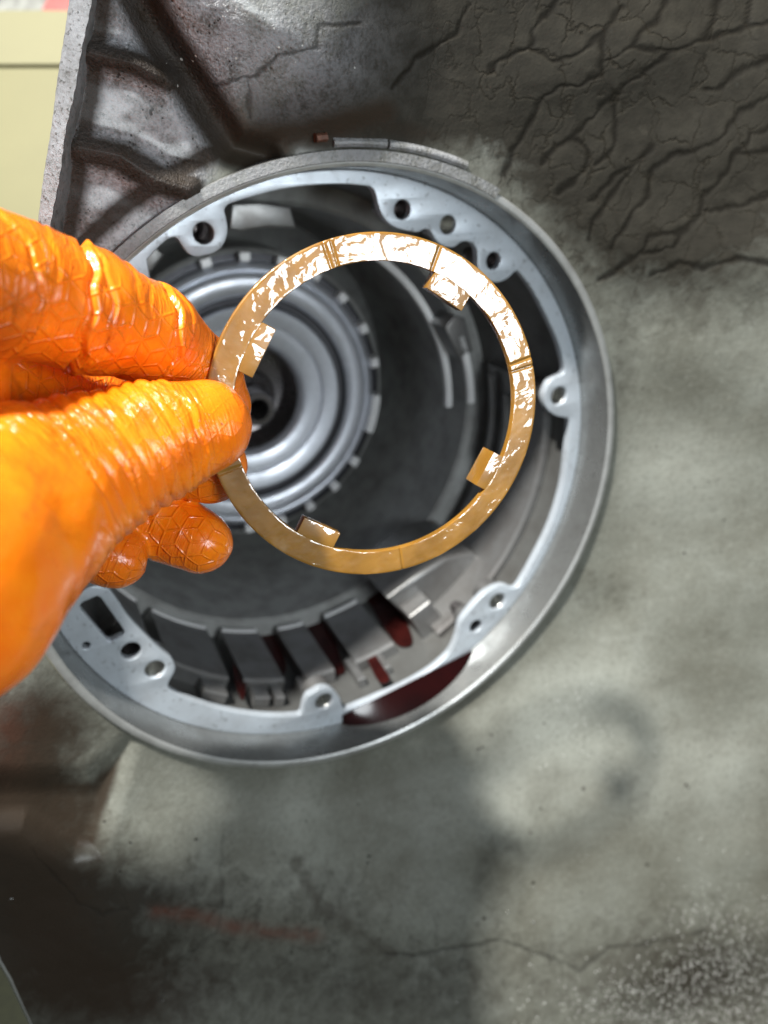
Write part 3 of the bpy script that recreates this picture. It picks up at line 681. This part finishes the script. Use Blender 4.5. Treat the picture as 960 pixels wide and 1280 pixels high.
# ------------------------------------------------------------------ drum inside
drum = empty('clutch_drum', C0 + AX * 125, 'round grey steel clutch drum with toothed rim deep in the bore', 'drum')
S0 = 118.5
lathe('drum_face', [(72.2, 164), (71.8, S0 + 12), (66.6, S0 + 11.5), (66.2, S0 + 2.5), (65.6, S0 + 1.2), (63.4, S0 + .4), (62.4, S0 + 1.0), (61.8, S0 - .2), (60.8, S0 - 1.2), (58, S0 - 1.9), (54, S0 - 1.6), (51.6, S0 - .4), (51.2, S0 + 1)], M_DRUM, drum, 220, sharp=50)
lathe('drum_groove', [(51.4, S0 + .5), (50.9, S0 + 4.5), (47.6, S0 + 4.8), (47.2, S0 + 2.5)], M_DRUMD, drum, 200, sharp=40)
lathe('inner_plate', [(47.3, S0 + 4), (46.9, S0 + .8), (46, S0), (41, S0 + .5), (38.6, S0 + 1.4), (38.2, S0 + 3.2), (36.5, S0 + 3.4), (30.5, S0 + 3.6), (28, S0 + 5), (27, S0 + 8)], M_DRUM, drum, 200, sharp=45)
lathe('hub_well', [(27, S0 + 8), (26.4, S0 + 30), (8, S0 + 34)], M_HUB, drum, 120, sharp=45)
lathe('hub_tube', [(4.9, S0 + 34), (4.9, S0 - 11), (5.4, S0 - 12.5), (7.8, S0 - 12.5), (8.6, S0 - 11.5), (8.8, S0 - 8), (9.6, S0 - 6.5), (10.2, S0 - 4), (10.6, S0 + 3), (14, S0 + 5), (15, S0 + 8), (15.5, S0 + 34)], M_HUB, drum, 90, sharp=40)
def tooth(a0, a1): return ring_sector('tooth', 66.6, 70.6, a0, a1, S0 - .5, S0 + 7, M_TOOTH, drum, .7, 6)
for a in (-43, -26.5, -10.5, 36.5, 51, 65.5, 80, -58, -73, -88, -103, 95, 110): tooth(a - 1.9, a + 1.9)
tooth(4.5, 21.5)
lathe('tooth_ring', [(70.4, S0 + 3), (71.3, S0 + 3.3), (72.6, S0 + 4.5), (72.8, S0 + 50)], M_BORE, drum, 200, sharp=40)
lathe('tooth_back', [(72.3, S0 + 7.2), (66.2, S0 + 7.4)], M_DRUMD, drum, 160)

# ------------------------------------------------------------------ amber thrust washer
RN = np.array([-.312, -.311, 1.]); RN /= np.linalg.norm(RN)
RC = at_depth(475.9, 517.7, 181.66); RO, RI = 41.0, 34.9
R1 = np.array([1., 0, 0]) - RN * RN[0]; R1 /= np.linalg.norm(R1); R2 = np.cross(RN, R1)
if R2[1] < 0: R2 = -R2
def rfr(x, y, s):
    x, y, s = np.broadcast_arrays(*(np.asarray(k, float) for k in (x, y, s)))
    return RC + x[..., None] * R1 + y[..., None] * R2 + s[..., None] * RN
def rang(u, v):
    r = ray((u, v)); P = r * ((RN @ RC) / (RN @ r)) - RC
    return math.degrees(math.atan2(P @ R2, P @ R1))
washer = empty('thrust_washer', RC, 'oily amber plastic thrust washer held between orange gloved fingers', 'washer')
GROOVES = [(rang(409, 318), .55), (rang(418, 316), .45), (rang(654, 450), .5), (rang(656, 460), .5), (rang(544, 325), .6), (rang(288, 588), .7), (rang(502, 700), .35)]
def washer_body():
    n, k = 900, 14
    th = np.linspace(0, 360, n, endpoint=False)
    dep = np.zeros(n)
    for a, w in GROOVES:
        d = np.abs((th - a + 180) % 360 - 180); dep = np.maximum(dep, .28 * (1 - sstep(w * .5, w * 1.1, d)))
    rr = np.concatenate([[RI, RI, RI + .04], np.linspace(RI + .14, RO - .35, k), [RO - .12, RO, RO]])
    sf = np.concatenate([[1.9, .12, .03], np.zeros(k), [.06, .25, 1.9]])
    T, R = np.meshgrid(np.radians(th), rr, indexing='ij'); S = np.broadcast_to(sf, T.shape).copy()
    S[:, 1:-1] += dep[:, None]
    XY = np.stack([R * np.cos(T), R * np.sin(T)], -1)
    S[:, 3:-3] += .06 * fbm(XY, .12, 3, 3)[:, 3:-3]
    V = rfr(XY[..., 0], XY[..., 1], S)
    m = len(rr); F = grid_faces(n, m, wrap_n=True, wrap_m=True)
    mesh_obj('ring_body', V.reshape(-1, 3), F, M_AMBER, washer, sharp=50)
washer_body()
def tab(u, v, width, rin, depth):
    a = math.radians(rang(u, v)); er = np.array([math.cos(a), math.sin(a)]); et = np.array([-er[1], er[0]])
    w = width / 2; x0, x1 = rin, RI + 1.3; bm = bmesh.new()
    for x in (x0, x1):
        for y in (-w, w):
            for z in (.035, depth):
                p = er * x + et * y; bm.verts.new((p[0], p[1], z))
    bmesh.ops.convex_hull(bm, input=bm.verts)
    bmesh.ops.dissolve_limit(bm, angle_limit=.02, verts=bm.verts, edges=bm.edges)
    bmesh.ops.bevel(bm, geom=list(bm.edges), offset=.28, segments=2, affect='EDGES', profile=.6)
    bm.verts.index_update()
    V = np.array([q.co[:] for q in bm.verts]); F = [[q.index for q in f.verts] for f in bm.faces]; bm.free()
    return mesh_obj('tab', rfr(V[:, 0], V[:, 1], V[:, 2]), F, M_AMBER, washer, sharp=30)
tab(322, 438, 12, RI - 4.0, 4.5)
tab(563, 361, 10.5, RI - 4.4, 3.6)
tab(610, 588, 9.6, RI - 3.2, 7.0)
tab(398, 668, 10.2, RI - 4.4, 3.2)

# ------------------------------------------------------------------ gloved hand
def surface_nets(D, lo, h):
    nx, ny, nz = D.shape; ins = D < 0
    c = [(i, j, k) for i in (0, 1) for j in (0, 1) for k in (0, 1)]
    cell = lambda A, o: A[o[0]:nx - 1 + o[0], o[1]:ny - 1 + o[1], o[2]:nz - 1 + o[2]]
    cnt = sum(cell(ins, o).astype(np.int8) for o in c); act = (cnt > 0) & (cnt < 8)
    idx = np.argwhere(act); N = len(idx); vid = -np.ones(act.shape, np.int64); vid[act] = np.arange(N)
    vals = np.stack([cell(D, o)[act] for o in c], 1); acc = np.zeros((N, 3)); k = np.zeros(N)
    for a in range(8):
        for b in range(a + 1, 8):
            if sum(abs(np.array(c[a]) - np.array(c[b]))) != 1: continue
            va, vb = vals[:, a], vals[:, b]; x = (va < 0) != (vb < 0); t = np.where(x, va / np.where(x, va - vb, 1), 0)
            p = np.array(c[a])[None] + t[:, None] * (np.array(c[b]) - np.array(c[a]))[None]
            acc += np.where(x[:, None], p, 0); k += x
    V = lo + (idx + acc / k[:, None]) * h; F = []
    for ax in range(3):
        o = [1 if i == ax else 0 for i in range(3)]
        A = ins[:nx - o[0], :ny - o[1], :nz - o[2]]; B = ins[o[0]:, o[1]:, o[2]:]
        e = np.argwhere(A != B); b1, b2 = [(1, 2), (2, 0), (0, 1)][ax]
        e = e[(e[:, b1] > 0) & (e[:, b2] > 0)]
        d1 = np.zeros(3, int); d1[b1] = 1; d2 = np.zeros(3, int); d2[b2] = 1
        q = [e - d1 - d2, e - d2, e, e - d1]
        ok = np.all([(x < np.array(act.shape)).all(1) for x in q], 0)
        ids = np.stack([vid[tuple(x[ok].T)] for x in q], 1); s = A[tuple(e[ok].T)]
        ids[~s] = ids[~s][:, ::-1]; F.append(ids[(ids >= 0).all(1)])
    return V, np.vstack(F)
def chain(nodes): return np.array([list(at_depth(u, v, d)) + [r] for u, v, d, r in nodes])
FINGERS = {
 'index': chain([(-170, 335, 118, 14.5), (0, 354, 139, 12.9), (105, 388, 152, 12.2), (190, 418, 165, 10.4), (250, 468, 179, 9.2), (272, 508, 184, 8.3)]),
 'thumb': chain([(-105, 722, 124, 23.5), (2, 640, 136, 19.2), (102, 588, 147, 14.4), (185, 554, 155, 12.3), (256, 533, 160.5, 9.9)]),
 'middle': chain([(-150, 460, 150, 13), (0, 480, 165, 12), (100, 508, 181, 11), (190, 560, 189, 10.4), (262, 583, 187.5, 9.2)]),
 'ring': chain([(-120, 520, 160, 12), (0, 550, 172, 11), (90, 600, 187, 10), (165, 638, 193, 10.4), (250, 677, 192, 8.3)]),
 'small': chain([(-120, 590, 155, 11), (-20, 610, 168, 10), (60, 660, 178, 9), (143, 696, 182, 7.7)]),
 'palm': chain([(-420, 640, 118, 30), (-250, 560, 130, 26), (-150, 480, 140, 22)]),
 'wrist': chain([(-1100, 800, 78, 30), (-420, 680, 112, 30), (-105, 722, 124, 23.5)]),
}
def chain_sdf(P, nodes):
    """rounded tapered chain: distance, length along, index of the nearest segment"""
    best = np.full(len(P), 1e9); along = np.zeros(len(P)); L = 0; axis = np.zeros((len(P), 3)); foot = np.zeros((len(P), 3)); rad = np.zeros(len(P))
    for A, B in zip(nodes[:-1], nodes[1:]):
        d = B[:3] - A[:3]; l = np.linalg.norm(d); tr_ = ((P - A[:3]) @ d) / (l * l); t = np.clip(tr_, 0, 1)
        f = A[:3] + t[:, None] * d; r = A[3] + (B[3] - A[3]) * t; D = np.linalg.norm(P - f, axis=1) - r
        m = D < best; along = np.where(m, L + t * l, along); foot[m] = f[m]; axis[m] = d / l; rad = np.where(m, r, rad)
        k = 2.5; hh = np.clip(.5 + .5 * (best - D) / k, 0, 1)
        best = np.where(best > 1e8, D, best * (1 - hh) + D * hh - k * hh * (1 - hh)); L += l
    return best, along, axis, foot, rad
def smin(a, b, k):
    h = np.clip(.5 + .5 * (b - a) / k, 0, 1); return b * (1 - h) + a * h - k * h * (1 - h)
def hand_sdf(P):
    D = {n: chain_sdf(P, c)[0] for n, c in FINGERS.items()}
    d = smin(D['palm'], D['wrist'], 10)
    f = smin(smin(D['index'], D['middle'], 1.0), smin(D['ring'], D['small'], .8), .8)
    d = smin(d, f, 5); return smin(d, D['thumb'], 1.6)
def build_hand():
    h = 1.0; lo = np.array([-128., -52, 66]); hi = np.array([-24., 62, 208])
    n = np.ceil((hi - lo) / h).astype(int)
    X, Y, Z = np.meshgrid(*[np.arange(k) for k in n], indexing='ij')
    P = lo + np.stack([X, Y, Z], -1).reshape(-1, 3) * h
    D = hand_sdf(P).reshape(n)
    D[0] = np.maximum(D[0], .5); D[:, :, 0] = np.maximum(D[:, :, 0], .5); D[:, -1] = np.maximum(D[:, -1], .5)
    V, F = surface_nets(D, lo, h)
    me = bpy.data.meshes.new('t'); me.from_pydata(V.tolist(), [], F.tolist())
    o = bpy.data.objects.new('t', me); COL.objects.link(o)
    sm_ = o.modifiers.new('s', 'SMOOTH'); sm_.iterations = 3; sm_.factor = .5
    o.modifiers.new('u', 'SUBSURF').levels = 1
    e = bpy.data.meshes.new_from_object(o.evaluated_get(bpy.context.evaluated_depsgraph_get()))
    bpy.data.objects.remove(o); bpy.data.meshes.remove(me)
    N = len(e.vertices); V = np.empty(N * 3); e.vertices.foreach_get('co', V); V = V.reshape(-1, 3)
    Nn = np.empty(N * 3); e.vertices.foreach_get('normal', Nn); Nn = Nn.reshape(-1, 3)
    F = [list(p.vertices) for p in e.polygons]; bpy.data.meshes.remove(e)
    if ((V - V.mean(0)) * Nn).sum() < 0: Nn = -Nn
    # which finger a point belongs to
    names = list(FINGERS); info = [chain_sdf(V, FINGERS[n_]) for n_ in names]
    Ds = np.stack([i[0] for i in info], 1); who = Ds.argmin(1); srt = np.sort(Ds, 1); sep = sstep(.3, 2.0, srt[:, 1] - srt[:, 0])
    disp = .35 * fbm(V, .035, 3, 11); spots = np.zeros(N); grime = np.zeros(N); patch = np.zeros(N); wrk = np.zeros(N); gx_ = np.zeros(N); gy_ = np.zeros(N)
    for i, n_ in enumerate(names):
        m = who == i
        if not m.any() or n_ in ('palm', 'wrist'): continue
        _, al, ax, ft, rad = [x[m] for x in info[i]]
        v = V[m]; rel = v - ft; Lt = np.linalg.norm(np.diff(FINGERS[n_][:, :3], axis=0), axis=1).sum()
        tip = Lt - al
        ref = np.array([0, 0, -1.]); b1 = ref - ax * (ax @ ref)[:, None]; b1 /= np.linalg.norm(b1, axis=1)[:, None]; b2 = np.cross(ax, b1)
        an = np.arctan2((rel * b2).sum(1), (rel * b1).sum(1)); y = an * rad
        over = ((rel * ax).sum(1)); al2 = al + np.maximum(over, 0)
        d = np.zeros(m.sum())
        def fold(pos, depth, width, skew=0, seed=0):
            x = al2 - pos - skew * y - .9 * np.sin(an * 2.1 + seed) - .5 * np.sin(y * .7 + seed * 3)
            return -depth * np.exp(-(x / width) ** 2) + depth * .4 * np.exp(-((x - width * 2.1) / (width * 1.5)) ** 2)
        if n_ == 'thumb':
            # rows of stretched folds around the thumb, closer towards the tip
            x = al2 - .012 * y * y - 1.1 * np.sin(an * 1.5 + .6) + 1.2 * fbm(np.stack([al2 * .6, y], -1), .03, 2, 21)
            lam = 3.3; s_ = np.abs(np.sin(np.pi * x / lam)); prof_ = s_ ** .5 - .75
            amp_ = sstep(2, 9, tip) * sstep(52, 30, tip) * (.85 + .5 * fbm(np.stack([al2, y], -1), .04, 2, 22))
            d += .85 * np.clip(amp_, 0, 1.1) * prof_
            d += .9 * sstep(70, 45, tip) * sstep(22, 40, tip) * fbm(np.stack([al2 * .8 + y * .5, y * .35 - al2 * .1], -1), .055, 2, 23) * .55
            d += fold(Lt - 5.5, .5, .45, .05, 1) + fold(Lt - 10, .4, .4, .08, 2)
            spots[m] = sstep(16, 2, tip); patt = sstep(30, 14, tip) * .22
        elif n_ == 'index':
            for pos, dep, w, sk in ((Lt - 63, .45, .5, .1), (Lt - 47, 1.25, .6, .12), (Lt - 44.2, .5, .5, .1), (Lt - 26.5, 1.1, .55, .10), (Lt - 34, .22, .6, .05), (Lt - 24, .3, .5, .1), (Lt - 38, .2, .7, -.05), (Lt - 56, .2, .6, 0)):
                d += fold(pos, dep, w, sk, pos)
            patt = np.ones(m.sum())
            grime[m] = .8 * np.exp(-((al2 - (Lt - 68)) / 8) ** 2) * sstep(-.1, .5, (rel[:, 1]) / rad)
            spots[m] = .2
        else:
            d += .4 * fbm(np.stack([al2, y * .3], -1), .06, 2, 31 + i) * .6
            for pos in (Lt - 11, Lt - 13.5, Lt - 24): d += fold(pos, .3, .5, .1, pos)
            patt = np.ones(m.sum()); spots[m] = .6 if n_ == 'small' else .2
            grime[m] = .35 * sstep(26, 8, tip) if n_ == 'small' else 0.0
        side = np.cos(an - (.9 if n_ == 'index' else .3)); fade = sstep(.0, .7, side)
        patch[m] = patt * fade * sep[m] * sstep(1.0, 3.5, tip + 3); gx_[m] = al2; gy_[m] = y; wrk[m] = sep[m] * sstep(0, 4, tip + 2) * np.clip(.35 + .9 * fbm(v, .03, 2, 40 + i), 0, 1.2)
        disp[m] += d * sep[m]
    V = V + Nn * disp[:, None]
    hand = mesh_obj('gloved_hand', V, F, M_GLOVE, None, attrs=dict(spots=spots, grime=grime, patch=patch, gx=gx_, gy=gy_, wrk=wrk), origin=at_depth(0, 600, 150))
    tag(hand, 'hand in a wrinkled orange rubber glove pinching the amber washer', 'hand')
    # sleeve of the same arm, running out of the picture to the left
    n, st = 48, 14; A = np.array([-112., 6, 108]); B = np.array([-340., 40, 92]); d = (B - A) / np.linalg.norm(B - A)
    e1 = np.cross(d, [0, 0, 1.]); e1 /= np.linalg.norm(e1); e2 = np.cross(d, e1); th = np.linspace(0, 2 * np.pi, n, endpoint=False); rows = []
    for k in range(st):
        t = k / (st - 1); r = 33 + 9 * t + 1.2 * math.sin(k * 2.3)
        rows.append((A + (B - A) * t) + r * (np.cos(th)[:, None] * e1 + np.sin(th)[:, None] * e2) * (1 + .03 * np.sin(3 * th + k))[:, None])
    V = np.array(rows).reshape(-1, 3); F = grid_faces(st, n, wrap_m=True).tolist() + [list(range(n)), list(range((st - 1) * n, st * n))[::-1]]
    mesh_obj('sleeve', V, F, M_SLEEVE, hand)
    return hand
build_hand()
